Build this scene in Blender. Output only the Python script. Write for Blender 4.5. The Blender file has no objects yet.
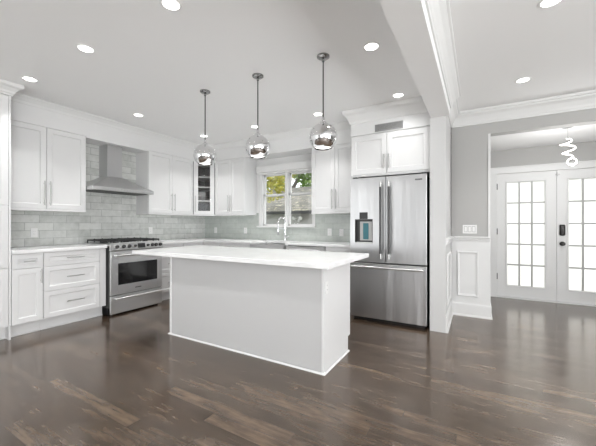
import bpy, bmesh, math, random
from mathutils import Vector, Matrix
random.seed(7)
S = bpy.context.scene
COL = S.collection
PI = math.pi

# ------------------------------------------------------------------ camera
cd = bpy.data.cameras.new('camera')
cd.sensor_width = 36.0
cd.lens = 36.0 * 311.0 / 596.0
cd.shift_y = 1.3 / 596.0
cd.clip_start = 0.05
cam = bpy.data.objects.new('camera', cd)
COL.objects.link(cam)
cam.location = (0, 0, 1.22)
cam.rotation_euler = (PI / 2, 0, math.radians(30))
S.camera = cam

# ------------------------------------------------------------------ world, light, exposure
W = bpy.data.worlds.new('world')
S.world = W
W.use_nodes = True
bg = W.node_tree.nodes['Background']
bg.inputs[0].default_value = (0.93, 0.96, 1.0, 1)
bg.inputs[1].default_value = 1.8
S.view_settings.view_transform = 'Standard'
S.view_settings.look = 'None'
S.view_settings.gamma = 1.0
S.view_settings.use_curve_mapping = False
S.view_settings.exposure = 0.13
DOWNLIGHT_W = 4.0
PENDANT_W = 2.0
WINDOW_W = 2.0
CEIL_FILL_W = 42.0
CEIL_FILL_R = 228.0
WINDOW_R = 10.0


def area(name, loc, rot, sx, sy, power, color=(1, 1, 1), shape='RECTANGLE', spread=PI, parent=None):
    l = bpy.data.lights.new(name, 'AREA')
    l.shape = shape
    l.size = sx
    l.size_y = sy
    l.energy = power
    l.color = color
    l.spread = spread
    o = bpy.data.objects.new(name, l)
    COL.objects.link(o)
    o.location = loc
    o.rotation_euler = rot
    if parent:
        o.parent = parent
    return o


sl = bpy.data.lights.new('sun', 'SUN')
sl.energy = 2.6
sl.angle = math.radians(12)
sl.color = (1.0, 0.96, 0.88)
so = bpy.data.objects.new('sun', sl)
COL.objects.link(so)
so.rotation_euler = (math.radians(38), 0, math.radians(160))   # over the garden side, behind the trees' tops

# daylight lamps at assumed, unseen living-room windows (behind and to the right of the photographer):
# sky light through the panes, and up-tilted fill lamps added indoors to brighten the ceiling
UP = math.radians(62)
for x in (-3.9, 0.1, 2.7):
    area('daylight', (x, -3.93, 1.5), (PI / 2, 0, 0), 1.7, 1.7, WINDOW_W, (0.97, 0.985, 1.0))
    area('ceiling_fill', (x, -3.6, 1.1), (PI / 2 + UP, 0, 0), 1.8, 1.8, CEIL_FILL_W, (0.97, 0.985, 1.0))
for y, q in ((-2.2, 1.25), (1.0, 0.45)):
    area('daylight', (4.43, y, 1.5), (PI / 2, 0, PI / 2), 1.7, 1.7, WINDOW_R * q, (0.97, 0.985, 1.0))
    area('ceiling_fill', (4.1, y, 1.1), (PI / 2 + UP, 0, PI / 2), 1.8, 1.8, CEIL_FILL_R * q, (0.97, 0.985, 1.0))


# ------------------------------------------------------------------ materials
def mat(name, color, rough=0.5, metal=0.0, spec=0.5, emit=0.0, coat=0.0):
    m = bpy.data.materials.new(name)
    m.use_nodes = True
    b = m.node_tree.nodes['Principled BSDF']
    b.inputs['Base Color'].default_value = (*color, 1)
    b.inputs['Roughness'].default_value = rough
    b.inputs['Metallic'].default_value = metal
    b.inputs['Specular IOR Level'].default_value = spec
    b.inputs['Coat Weight'].default_value = coat
    if emit:
        b.inputs['Emission Color'].default_value = (*color, 1)
        b.inputs['Emission Strength'].default_value = emit
    return m


class NT:
    def __init__(self, m):
        self.t = m.node_tree
        self.b = self.t.nodes['Principled BSDF']

    def n(self, typ, **kw):
        x = self.t.nodes.new(typ)
        for k, v in kw.items():
            setattr(x, k, v)
        return x

    def l(self, a, b):
        self.t.links.new(a, b)

    def math(self, op, a, b=None, c=None):
        x = self.n('ShaderNodeMath', operation=op)
        for i, v in enumerate((a, b, c)):
            if v is None:
                continue
            if isinstance(v, (int, float)):
                x.inputs[i].default_value = v
            else:
                self.l(v, x.inputs[i])
        return x.outputs[0]

    def noise(self, vec, scale, detail=3, rough=0.5, dims='3D'):
        x = self.n('ShaderNodeTexNoise', noise_dimensions=dims)
        x.inputs['Scale'].default_value = scale
        x.inputs['Detail'].default_value = detail
        x.inputs['Roughness'].default_value = rough
        if vec is not None:
            self.l(vec, x.inputs['Vector'])
        return x

    def ramp(self, fac, stops):
        x = self.n('ShaderNodeValToRGB')
        e = x.color_ramp.elements
        while len(e) < len(stops):
            e.new(0.5)
        for i, (p, c) in enumerate(stops):
            e[i].position = p
            e[i].color = (*c, 1)
        self.l(fac, x.inputs[0])
        return x.outputs[0]

    def pos(self):
        g = self.n('ShaderNodeNewGeometry')
        s = self.n('ShaderNodeSeparateXYZ')
        self.l(g.outputs['Position'], s.inputs[0])
        return g.outputs['Position'], s.outputs[0], s.outputs[1], s.outputs[2]

    def comb(self, x, y, z=0.0):
        c = self.n('ShaderNodeCombineXYZ')
        for i, v in enumerate((x, y, z)):
            if isinstance(v, (int, float)):
                c.inputs[i].default_value = v
            else:
                self.l(v, c.inputs[i])
        return c.outputs[0]

    def bump(self, h, strength, dist=0.01):
        x = self.n('ShaderNodeBump')
        x.inputs['Strength'].default_value = strength
        x.inputs['Distance'].default_value = dist
        self.l(h, x.inputs['Height'])
        self.l(x.outputs[0], self.b.inputs['Normal'])


def paint(name, color, rough=0.5, tex=0.05):
    m = mat(name, color, rough, spec=0.35)
    t = NT(m)
    p, x, y, z = t.pos()
    n = t.noise(p, 90, 2)
    t.bump(n.outputs['Fac'], tex, 0.002)
    return m


M = {}
M['ceiling'] = paint('ceiling_paint', (0.91, 0.91, 0.908), 0.8)
M['wall_white'] = paint('white_wall_paint', (0.82, 0.82, 0.815), 0.6)
M['wall_grey'] = paint('grey_wall_paint', (0.465, 0.46, 0.45), 0.7)
M['trim'] = paint('white_trim_paint', (0.77, 0.77, 0.765), 0.4, 0.02)
M['cab'] = paint('white_cabinet_lacquer', (0.78, 0.78, 0.78), 0.35, 0.02)
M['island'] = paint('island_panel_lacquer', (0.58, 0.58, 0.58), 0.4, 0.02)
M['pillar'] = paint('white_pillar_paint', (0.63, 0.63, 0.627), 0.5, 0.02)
M['dark_chrome'] = mat('dark_chrome', (0.32, 0.32, 0.32), 0.15, 1.0)
M['chrome'] = mat('chrome', (0.82, 0.82, 0.83), 0.06, 1.0)
M['nickel'] = mat('brushed_nickel', (0.52, 0.52, 0.51), 0.3, 1.0)
M['black'] = mat('black_plastic', (0.015, 0.015, 0.016), 0.35)
M['iron'] = mat('cast_iron', (0.02, 0.02, 0.02), 0.55)
M['ovenglass'] = mat('oven_glass', (0.012, 0.012, 0.013), 0.06, spec=0.6)
M['screen'] = mat('teal_panel', (0.012, 0.13, 0.16), 0.3, spec=0.5)
M['plastic'] = mat('white_plastic', (0.86, 0.86, 0.85), 0.35)
M['slot'] = mat('outlet_slot', (0.12, 0.12, 0.12), 0.6)
M['bronze'] = mat('dark_bronze', (0.045, 0.043, 0.042), 0.4, 0.7)
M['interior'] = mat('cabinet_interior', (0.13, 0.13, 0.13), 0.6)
M['lens'] = mat('lamp_lens', (1.0, 0.98, 0.95), 0.5, emit=6.0)
M['led'] = mat('led_tube', (1.0, 0.97, 0.92), 0.5, emit=5.0)
M['bulb'] = mat('opal_diffuser', (1.0, 0.98, 0.95), 0.5, emit=1.6)
M['siding'] = mat('neighbour_siding', (0.56, 0.555, 0.54), 0.7)
M['fascia'] = mat('dark_fascia', (0.07, 0.07, 0.07), 0.6)
M['trunk'] = mat('bark', (0.12, 0.10, 0.085), 0.9)
M['grass'] = mat('lawn', (0.10, 0.14, 0.05), 0.9)
M['muntin'] = mat('shade_and_plastic_grey', (0.45, 0.45, 0.44), 0.5)  # backlit shade of the muntins put into the colour; also grey dispenser plastic
M['vent'] = mat('grey_register', (0.30, 0.30, 0.30), 0.5)


def steel(name, base, rough, vertical=True, streak=0.12):
    m = mat(name, base, rough, 1.0)
    t = NT(m)
    p, x, y, z = t.pos()
    if vertical:
        v = t.comb(t.math('MULTIPLY', x, 5.0), t.math('MULTIPLY', y, 5.0), t.math('MULTIPLY', z, 0.3))
    else:
        v = t.comb(t.math('MULTIPLY', x, 0.6), t.math('MULTIPLY', y, 0.6), t.math('MULTIPLY', z, 60.0))
    n = t.noise(v, 1.0, 3)
    r = t.math('MULTIPLY_ADD', n.outputs['Fac'], streak, rough - streak / 2)
    t.l(r, t.b.inputs['Roughness'])
    t.bump(n.outputs['Fac'], 0.8 if vertical else 0.03, 0.02 if vertical else 0.002)
    return m


M['steel'] = steel('stainless_steel', (0.56, 0.56, 0.565), 0.33, True, 0.16)
M['steel_h'] = steel('stainless_steel_horizontal', (0.63, 0.63, 0.63), 0.33, False, 0.08)
M['steel_dark'] = mat('dark_steel_side', (0.075, 0.075, 0.075), 0.45, 0.6)
M['handle_steel'] = mat('handle_steel', (0.78, 0.78, 0.78), 0.3, 1.0)


def quartz():
    m = mat('white_quartz', (0.9, 0.9, 0.9), 0.16, spec=0.5)
    t = NT(m)
    p, x, y, z = t.pos()
    n = t.noise(p, 5, 6, 0.6)
    c = t.ramp(n.outputs['Fac'], [(0.35, (0.86, 0.86, 0.86)), (0.6, (0.92, 0.92, 0.92))])
    t.l(c, t.b.inputs['Base Color'])
    return m


M['quartz'] = quartz()


def tile(name, axis, c1, c2, grout, mott):
    m = mat(name, c1, 0.12, spec=0.55)
    t = NT(m)
    p, x, y, z = t.pos()
    u = {'x': x, 'y': y}[axis]
    v = t.comb(t.math('ADD', u, 0.028), t.math('SUBTRACT', z, 0.94))
    br = t.n('ShaderNodeTexBrick')
    t.l(v, br.inputs['Vector'])
    br.inputs['Color1'].default_value = (*c1, 1)
    br.inputs['Color2'].default_value = (*c2, 1)
    br.inputs['Mortar'].default_value = (*grout, 1)
    br.inputs['Scale'].default_value = 1.0
    br.inputs['Mortar Size'].default_value = 0.0032
    br.inputs['Mortar Smooth'].default_value = 0.2
    br.inputs['Brick Width'].default_value = 0.305
    br.inputs['Row Height'].default_value = 0.1
    n = t.noise(p, 14, 5, 0.65)
    mx = t.n('ShaderNodeMixRGB', blend_type='OVERLAY')
    mx.inputs[0].default_value = mott
    t.l(br.outputs['Color'], mx.inputs[1])
    t.l(t.ramp(n.outputs['Fac'], [(0.3, (0.3, 0.3, 0.3)), (0.7, (0.72, 0.72, 0.72))]), mx.inputs[2])
    t.l(mx.outputs[0], t.b.inputs['Base Color'])
    h = t.math('SUBTRACT', 1.0, br.outputs['Fac'])
    h2 = t.math('MULTIPLY_ADD', t.noise(p, 9, 2).outputs['Fac'], 0.25, h)
    t.bump(h2, 0.25, 0.004)
    return m


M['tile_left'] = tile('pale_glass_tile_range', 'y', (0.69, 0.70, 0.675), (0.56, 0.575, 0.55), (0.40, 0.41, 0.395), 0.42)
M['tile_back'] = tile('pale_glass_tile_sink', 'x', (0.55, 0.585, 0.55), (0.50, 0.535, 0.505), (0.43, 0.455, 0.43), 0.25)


def wood_floor():
    m = mat('dark_oak_floor', (0.1, 0.08, 0.07), 0.28, spec=1.0, coat=0.3)
    t = NT(m)
    p, x, y, z = t.pos()
    t.b.inputs['Specular Tint'].default_value = (1.0, 0.89, 0.79, 1)
    t.b.inputs['Coat Roughness'].default_value = 0.14
    t.b.inputs['Coat IOR'].default_value = 1.6
    RW, RL = 0.092, 1.05
    ry = t.math('DIVIDE', y, RW)
    row = t.math('FLOOR', ry)
    fr = t.math('FRACT', ry)
    wn = t.n('ShaderNodeTexWhiteNoise', noise_dimensions='1D')
    t.l(row, wn.inputs['W'])
    px = t.math('DIVIDE', t.math('MULTIPLY_ADD', wn.outputs['Value'], 7.0, x), RL)
    pi = t.math('FLOOR', px)
    pf = t.math('FRACT', px)
    w2 = t.n('ShaderNodeTexWhiteNoise', noise_dimensions='2D')
    t.l(t.comb(row, pi), w2.inputs['Vector'])
    rnd = w2.outputs['Value']
    gv = t.comb(t.math('MULTIPLY', x, 3.5), t.math('MULTIPLY', y, 40.0), t.math('MULTIPLY', rnd, 40.0))
    g = t.noise(gv, 1.0, 5, 0.65).outputs['Fac']
    big = t.noise(t.comb(t.math('MULTIPLY', x, 3.2), t.math('MULTIPLY', y, 10.0), t.math('MULTIPLY', rnd, 2.0)), 1.0, 5, 0.62).outputs['Fac']
    f = t.math('ADD', t.math('MULTIPLY', t.math('POWER', rnd, 3.0), 0.17), t.math('ADD', t.math('MULTIPLY', g, 0.48), t.math('MULTIPLY', big, 0.60)))
    c = t.ramp(f, [(0.34, (0.026, 0.016, 0.010)), (0.50, (0.052, 0.034, 0.022)), (0.64, (0.090, 0.061, 0.042)), (0.84, (0.19, 0.132, 0.088))])
    e1 = t.math('LESS_THAN', t.math('ABSOLUTE', t.math('SUBTRACT', fr, 0.5)), 0.485)
    e2 = t.math('LESS_THAN', t.math('ABSOLUTE', t.math('SUBTRACT', pf, 0.5)), 0.4985)
    e = t.math('MULTIPLY', e1, e2)
    mx = t.n('ShaderNodeMixRGB')
    mx.inputs[1].default_value = (0.036, 0.027, 0.021, 1)
    t.l(e, mx.inputs[0])
    t.l(c, mx.inputs[2])
    t.l(mx.outputs[0], t.b.inputs['Base Color'])
    rr = t.math('MULTIPLY_ADD', big, 0.12, t.math('MULTIPLY_ADD', g, 0.05, 0.13))
    t.l(rr, t.b.inputs['Roughness'])
    t.bump(t.math('ADD', t.math('MULTIPLY', e, 0.3), t.math('MULTIPLY', g, 0.3)), 0.05, 0.002)
    return m


M['floor'] = wood_floor()


def glass_thin(name, tint=(1, 1, 1), refl=0.1):
    m = bpy.data.materials.new(name)
    m.use_nodes = True
    t = m.node_tree
    t.nodes.clear()
    o = t.nodes.new('ShaderNodeOutputMaterial')
    mx = t.nodes.new('ShaderNodeMixShader')
    a = t.nodes.new('ShaderNodeBsdfTransparent')
    a.inputs[0].default_value = (*tint, 1)
    g = t.nodes.new('ShaderNodeBsdfGlossy')
    g.inputs['Roughness'].default_value = 0.03
    mx.inputs[0].default_value = refl
    t.links.new(a.outputs[0], mx.inputs[1])
    t.links.new(g.outputs[0], mx.inputs[2])
    t.links.new(mx.outputs[0], o.inputs[0])
    return m


M['glass'] = glass_thin('window_glass', (0.97, 0.98, 0.98), 0.06)
M['glass_cab'] = glass_thin('cabinet_glass', (0.9, 0.9, 0.9), 0.05)


def frosted():
    m = bpy.data.materials.new('frosted_glass')
    m.use_nodes = True
    t = m.node_tree
    t.nodes.clear()
    o = t.nodes.new('ShaderNodeOutputMaterial')
    mx = t.nodes.new('ShaderNodeMixShader')
    a = t.nodes.new('ShaderNodeBsdfTranslucent')
    a.inputs[0].default_value = (0.96, 0.96, 0.95, 1)
    g = t.nodes.new('ShaderNodeBsdfPrincipled')
    g.inputs['Base Color'].default_value = (0.9, 0.9, 0.9, 1)
    g.inputs['Roughness'].default_value = 0.25
    mx.inputs[0].default_value = 0.12
    t.links.new(a.outputs[0], mx.inputs[1])
    t.links.new(g.outputs[0], mx.inputs[2])
    t.links.new(mx.outputs[0], o.inputs[0])
    return m


M['frosted'] = frosted()


def leafmat(name, stops):
    m = mat(name, (0.3, 0.4, 0.1), 0.6)
    t = NT(m)
    p, x, y, z = t.pos()
    n = t.noise(p, 7.0, 4, 0.7)
    t.l(t.ramp(n.outputs['Fac'], stops), t.b.inputs['Base Color'])
    return m


M['leaf_yellow'] = leafmat('yellow_green_leaves', [(0.3, (0.22, 0.28, 0.04)), (0.5, (0.62, 0.58, 0.08)), (0.7, (0.85, 0.78, 0.25))])
M['leaf_green'] = leafmat('green_leaves', [(0.3, (0.09, 0.18, 0.04)), (0.55, (0.26, 0.40, 0.09)), (0.75, (0.55, 0.62, 0.24))])


def shingle():
    m = mat('shingle_roof', (0.3, 0.3, 0.28), 0.9)
    t = NT(m)
    p, x, y, z = t.pos()
    br = t.n('ShaderNodeTexBrick')
    t.l(t.comb(x, t.math('MULTIPLY', y, 1.0)), br.inputs['Vector'])
    br.inputs['Color1'].default_value = (0.30, 0.28, 0.245, 1)
    br.inputs['Color2'].default_value = (0.17, 0.165, 0.15, 1)
    br.inputs['Mortar'].default_value = (0.08, 0.08, 0.075, 1)
    br.inputs['Scale'].default_value = 1
    br.inputs['Mortar Size'].default_value = 0.012
    br.inputs['Brick Width'].default_value = 0.3
    br.inputs['Row Height'].default_value = 0.16
    n = t.noise(p, 6, 4, 0.7)
    mx = t.n('ShaderNodeMixRGB')
    t.l(t.math('GREATER_THAN', n.outputs['Fac'], 0.60), mx.inputs[0])
    t.l(br.outputs['Color'], mx.inputs[1])
    mx.inputs[2].default_value = (0.50, 0.47, 0.34, 1)
    t.l(mx.outputs[0], t.b.inputs['Base Color'])
    return m


M['shingle'] = shingle()

# ------------------------------------------------------------------ mesh helpers
ROOT = {}


def left(xf):                       # cabinets on the range wall: u = Y, d = outwards (+X)
    return lambda u, d, z: Vector((xf + d, u, z))


def back(yf):                       # cabinets on the window wall: u = X, d = outwards (-Y)
    return lambda u, d, z: Vector((u, yf - d, z))


def ident(u, d, z):
    return Vector((u, d, z))


class MB:
    def __init__(self, f=ident):
        self.bm = bmesh.new()
        self.f = f

    def _v(self, pts):
        return [self.bm.verts.new(self.f(*p)) for p in pts]

    def box(self, u0, u1, d0, d1, z0, z1, bev=0.0, seg=2):
        v = self._v([(u0, d0, z0), (u1, d0, z0), (u1, d1, z0), (u0, d1, z0), (u0, d0, z1), (u1, d0, z1), (u1, d1, z1), (u0, d1, z1)])
        fs = [self.bm.faces.new([v[i] for i in q]) for q in ((0, 3, 2, 1), (4, 5, 6, 7), (0, 1, 5, 4), (1, 2, 6, 5), (2, 3, 7, 6), (3, 0, 4, 7))]
        if bev:
            es = list({e for q in fs for e in q.edges})
            bmesh.ops.bevel(self.bm, geom=es, offset=bev, segments=seg, affect='EDGES', profile=0.5)
        return self

    def prism(self, poly, u0, u1):            # poly: list of (d, z), swept along u
        a = self._v([(u0, d, z) for d, z in poly])
        b = self._v([(u1, d, z) for d, z in poly])
        n = len(poly)
        self.bm.faces.new(a[::-1])
        self.bm.faces.new(b)
        for i in range(n):
            j = (i + 1) % n
            self.bm.faces.new((a[i], a[j], b[j], b[i]))
        return self

    def plan(self, poly, z0, z1, bev=0.0):    # poly: list of (u, d), extruded along z
        a = self._v([(u, d, z0) for u, d in poly])
        b = self._v([(u, d, z1) for u, d in poly])
        n = len(poly)
        fs = [self.bm.faces.new(a[::-1]), self.bm.faces.new(b)]
        for i in range(n):
            j = (i + 1) % n
            fs.append(self.bm.faces.new((a[i], a[j], b[j], b[i])))
        if bev:
            es = list({e for q in fs for e in q.edges})
            bmesh.ops.bevel(self.bm, geom=es, offset=bev, segments=2, affect='EDGES', profile=0.5)
        return self

    def rings(self, rings, cap=True):
        """rings: list of equally long world-space point loops"""
        R = [[self.bm.verts.new(p) for p in r] for r in rings]
        n = len(R[0])
        for a, b in zip(R, R[1:]):
            for i in range(n):
                j = (i + 1) % n
                self.bm.faces.new((a[i], a[j], b[j], b[i]))
        if cap:
            self.bm.faces.new(R[0][::-1])
            self.bm.faces.new(R[-1])
        return self

    def tube(self, pts, r, seg=10, mapped=True):
        P = [self.f(*p) if mapped else Vector(p) for p in pts]
        rad = r if isinstance(r, (list, tuple)) else [r] * len(P)
        out = []
        up = None
        for i, p in enumerate(P):
            d = (P[min(i + 1, len(P) - 1)] - P[max(i - 1, 0)]).normalized()
            if up is None:
                up = d.orthogonal().normalized()
            else:
                up = (up - d * up.dot(d)).normalized()
            s = d.cross(up)
            out.append([p + (up * math.cos(2 * PI * k / seg) + s * math.sin(2 * PI * k / seg)) * rad[i] for k in range(seg)])
        return self.rings(out)

    def cyl(self, p, q, r, seg=16):
        return self.tube([p, q], r, seg)

    def lathe(self, prof, c=(0, 0, 0), seg=32, cap=False):
        rs = []
        for r, z in prof:
            rs.append([Vector((c[0] + max(r, 1e-4) * math.cos(2 * PI * k / seg), c[1] + max(r, 1e-4) * math.sin(2 * PI * k / seg), c[2] + z)) for k in range(seg)])
        return self.rings(rs, cap)

    def panel(self, u0, u1, z0, z1, t=0.02, fr=0.057, rec=0.012, ch=0.009, d0=0.0):
        """a shaker door or drawer front: flat frame, chamfered step, recessed field"""
        r = 0.0015
        loops = [
            [(u0, z0, d0), (u1, z0, d0), (u1, z1, d0), (u0, z1, d0)],
        ]
        def lp(ins, d):
            return [(u0 + ins, d, z0 + ins), (u1 - ins, d, z0 + ins), (u1 - ins, d, z1 - ins), (u0 + ins, d, z1 - ins)]
        L = [lp(0, d0), lp(0, d0 + t - r), lp(r, d0 + t), lp(fr, d0 + t), lp(fr + ch * 0.35, d0 + t - rec * 0.6), lp(fr + ch, d0 + t - rec)]
        self.rings([[self.f(*p) for p in q] for q in L], True)
        return self

    def sweep(self, path, prof, closed=False, side=1):
        """prof (out, z) swept along a plan path (x, y) with mitred corners; out is to the right of travel if side=1"""
        n = len(path)
        rs = []
        for i in range(n):
            p = Vector(path[i])
            dirs = []
            if i > 0:
                dirs.append((p - Vector(path[i - 1])).normalized())
            if i < n - 1:
                dirs.append((Vector(path[i + 1]) - p).normalized())
            nor = [Vector((d.y, -d.x)) * side for d in dirs]
            if len(nor) == 2:
                b = (nor[0] + nor[1]).normalized()
                k = 1.0 / max(0.3, b.dot(nor[0]))
            else:
                b = nor[0]
                k = 1.0
            rs.append([Vector((p.x + b.x * o * k, p.y + b.y * o * k, z)) for o, z in prof])
        return self.rings(rs, True)

    def build(self, name, material, parent=None, smooth=False, origin=None):
        bmesh.ops.recalc_face_normals(self.bm, faces=self.bm.faces)
        off = ROOT.get(parent.as_pointer()) if parent is not None else None
        if off is None and origin is not None:
            off = Vector(origin)
        if off is not None:
            bmesh.ops.translate(self.bm, verts=self.bm.verts, vec=-off)
        me = bpy.data.meshes.new(name)
        self.bm.to_mesh(me)
        self.bm.free()
        me.materials.append(material)
        if smooth:
            for p in me.polygons:
                p.use_smooth = True
            try:
                me.set_sharp_from_angle(angle=math.radians(38))
            except Exception:
                pass
        o = bpy.data.objects.new(name, me)
        COL.objects.link(o)
        if parent is not None:
            o.parent = parent
            ROOT[o.as_pointer()] = ROOT.get(parent.as_pointer(), Vector((0, 0, 0)))
        else:
            if origin is not None:
                o.location = origin
                ROOT[o.as_pointer()] = Vector(origin)
            else:
                ROOT[o.as_pointer()] = Vector((0, 0, 0))
        return o


def tag(o, label, cat, group=None):
    o['label'] = label
    o['category'] = cat
    if group:
        o['group'] = group
    return o


def thing(name, label, cat, loc, group=None):
    o = bpy.data.objects.new(name, None)
    o.empty_display_size = 0.1
    COL.objects.link(o)
    o.location = loc
    ROOT[o.as_pointer()] = Vector(loc)
    return tag(o, label, cat, group)


def struct(name, mb, m, smooth=False):
    o = mb.build(name, m, None, smooth)
    o['kind'] = 'structure'
    return o


def copy_tree(o, parent=None):
    kids = list(o.children)
    c = o.copy()
    COL.objects.link(c)
    if parent is not None:
        c.parent = parent
    for k in kids:
        copy_tree(k, c)
    return c


# ------------------------------------------------------------------ dimensions
CE = 2.70                  # ceiling
XW, YB = -4.89, 4.62       # range wall, window wall
XF, YF = -4.274, 4.0       # faces of the base cabinets
XU, YU = -4.55, 4.28       # faces of the wall cabinets
CXL, CXR = -0.475, -0.31   # pillar left and right
YP, YH = 3.85, 4.70        # pillar front, hall wall
FX = 0.14                  # foyer opening's left edge
YD = 6.20                  # front-door wall
FC = 2.455                 # foyer ceiling

# ------------------------------------------------------------------ room shell
fl = struct('floor', MB().box(-5.1, 4.6, -4.1, 6.4, -0.1, 0.0), M['floor'])
ce = MB()
ce.box(-5.1, 4.6, -4.1, 4.88, CE, CE + 0.12)
struct('ceiling', ce, M['ceiling'])
struct('ceiling_foyer', MB().box(-0.05, 2.3, YH + 0.1505, 6.4, FC, FC + 0.2), M['ceiling'])

wl = struct('wall_left', MB().box(XW - 0.15, XW, -4.1, YB + 0.15, 0, CE), M['wall_white'])
bs = MB().box(XW, XW + 0.01, 1.33, YB, 0.935, 1.43).box(XW, XW + 0.01, 2.15, 3.16, 1.43, 2.40)
bs.build('tile_backsplash', M['tile_left'], wl)

WX0, WX1, WZ0, WZ1 = -3.445, -2.375, 1.18, 2.16
w = MB()
w.box(XW, WX0, YB, YB + 0.15, 0, CE)
w.box(WX1, CXR, YB, YB + 0.15, 0, CE)
w.box(WX0, WX1, YB, YB + 0.15, 0, WZ0)
w.box(WX0, WX1, YB, YB + 0.15, WZ1, CE)
wb = struct('wall_back', w, M['wall_white'])
bs = MB().box(XW + 0.01, -3.49, YB - 0.01, YB, 0.935, 1.43).box(-3.49, -2.33, YB - 0.01, YB, 0.935, 1.165).box(-2.33, -1.45, YB - 0.01, YB, 0.935, 1.43)
bs.build('tile_backsplash', M['tile_back'], wb)

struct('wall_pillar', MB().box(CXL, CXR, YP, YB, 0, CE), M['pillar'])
w = MB()
w.box(CXR, FX, YH, YH + 0.15, 0, CE)
w.box(FX, 2.2, YH, YH + 0.15, 2.385, CE)
w.box(2.2, 4.6, YH, YH + 0.15, 0, CE)
w.box(CXL, CXR, YB, YH + 0.15, 0, CE)
struct('wall_hall', w, M['wall_grey'])
struct('wall_foyer_left', MB().box(FX - 0.12, FX, YH + 0.15, YD, 0, FC), M['wall_grey'])
struct('wall_foyer_right', MB().box(2.2, 2.32, YH + 0.15, YD, 0, FC), M['wall_grey'])
DX0, DX1, DZ = 0.275, 1.865, 2.065
w = MB()
w.box(-0.1, DX0, YD, YD + 0.15, 0, FC)
w.box(DX1, 2.4, YD, YD + 0.15, 0, FC)
w.box(DX0, DX1, YD, YD + 0.15, DZ, FC)
struct('wall_foyer_back', w, M['wall_grey'])


def wall_with_windows(name, f, u0, u1, wins, m):
    mb = MB(f)
    u = u0
    for a, b in wins:
        mb.box(u, a, 0, -0.15, 0, CE)
        mb.box(a, b, 0, -0.15, 0, 0.6)
        mb.box(a, b, 0, -0.15, 2.4, CE)
        u = b
    mb.box(u, u1, 0, -0.15, 0, CE)
    return struct(name, mb, m)


rear_wins = [(-4.8, -3.0), (-0.8, 1.0), (1.8, 3.6)]
right_wins = [(-3.1, -1.3), (0.1, 1.9)]
wall_with_windows('wall_rear', lambda u, d, z: Vector((u, -4.0 + d, z)), -5.0, 4.6, rear_wins, M['wall_grey'])
wall_with_windows('wall_right', lambda u, d, z: Vector((4.5 - d, u, z)), -4.0, YH, right_wins, M['wall_grey'])
n = 2
for a, b in rear_wins:
    mb = MB()
    for x in (a, (a + b) / 2 - 0.03, b - 0.06):
        mb.box(x, x + 0.06, -4.08, -4.02, 0.6, 2.4)
    for z in (0.6, 1.47, 2.34):
        mb.box(a, b, -4.08, -4.02, z, z + 0.06)
    struct('window_%d' % n, mb, M['trim'])
    n += 1
for a, b in right_wins:
    mb = MB()
    for y in (a, (a + b) / 2 - 0.03, b - 0.06):
        mb.box(4.52, 4.58, y, y + 0.06, 0.6, 2.4)
    for z in (0.6, 1.47, 2.34):
        mb.box(4.52, 4.58, a, b, z, z + 0.06)
    struct('window_%d' % n, mb, M['trim'])
    n += 1

# beam between kitchen and living room
struct('ceiling_beam', MB().box(-0.465, -0.268, -4.0, YP + 0.02, 2.44, CE), M['ceiling'])

# crowns (out, z)
CR = [(0.0, 2.525), (0.012, 2.525), (0.014, 2.545), (0.022, 2.555), (0.03, 2.58), (0.055, 2.625), (0.085, 2.65), (0.09, 2.668), (0.105, 2.672), (0.105, CE), (0.0, CE)]
struct('trim_1', MB().sweep([(-0.268, -4.0), (-0.268, YP + 0.02), (CXR, YP + 0.02), (CXR, YH), (4.5, YH)], CR, side=1), M['trim'])
# wainscot on the hall wall: skin, chair rail, picture-frame mould, base
struct('trim_3', MB().box(CXR, FX, YH - 0.006, YH, 0.0, 1.0), M['trim'])
RAIL = [(0, 0.985), (0.010, 0.985), (0.012, 1.0), (0.020, 1.012), (0.022, 1.03), (0.034, 1.038), (0.036, 1.056), (0, 1.06)]
struct('trim_4', MB().sweep([(CXR, YP + 0.004), (CXR, YH), (FX, YH)], RAIL, side=1), M['trim'])


def frame_mould(f, u0, u1, z0, z1, wd=0.035, pr=0.016):
    mb = MB(f)
    L = []
    for ins, d in ((0, 0.0), (0, pr * 0.6), (wd * 0.3, pr), (wd * 0.6, pr * 0.7), (wd, pr * 0.35), (wd, 0.0)):
        L.append([f(u0 + ins, d, z0 + ins), f(u1 - ins, d, z0 + ins), f(u1 - ins, d, z1 - ins), f(u0 + ins, d, z1 - ins)])
    mb.rings(L, False)
    return mb


struct('trim_5', frame_mould(back(YH - 0.006), -0.24, 0.01, 0.265, 0.862), M['trim'])
struct('trim_6', frame_mould(lambda u, d, z: Vector((CXR + d, u, z)), 4.02, 4.52, 0.265, 0.862), M['trim'])
BASE = [(0, 0), (0.026, 0), (0.026, 0.012), (0.020, 0.024), (0.016, 0.026), (0.016, 0.15), (0.013, 0.165), (0.008, 0.172), (0.006, 0.19), (0, 0.195)]
struct('baseboard_hall', MB().sweep([(CXR, YP), (CXR, YH), (FX, YH), (FX, YD)], [(o, z * 0.12 if False else z) for o, z in BASE], side=1), M['trim'])
struct('baseboard_foyer', MB().sweep([(1.95, YD), (2.2, YD), (2.2, YH + 0.15)], BASE, side=1), M['trim'])
struct('baseboard_right', MB().sweep([(2.2, YH), (4.5, YH), (4.5, -4.0), (-4.89, -4.0), (-4.89, 0.44)], BASE, side=1), M['trim'])
# corner bead of the foyer opening
struct('trim_7', MB().box(FX - 0.022, FX + 0.005, YH - 0.012, YH, 0.195, 2.385), M['trim'])

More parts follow.
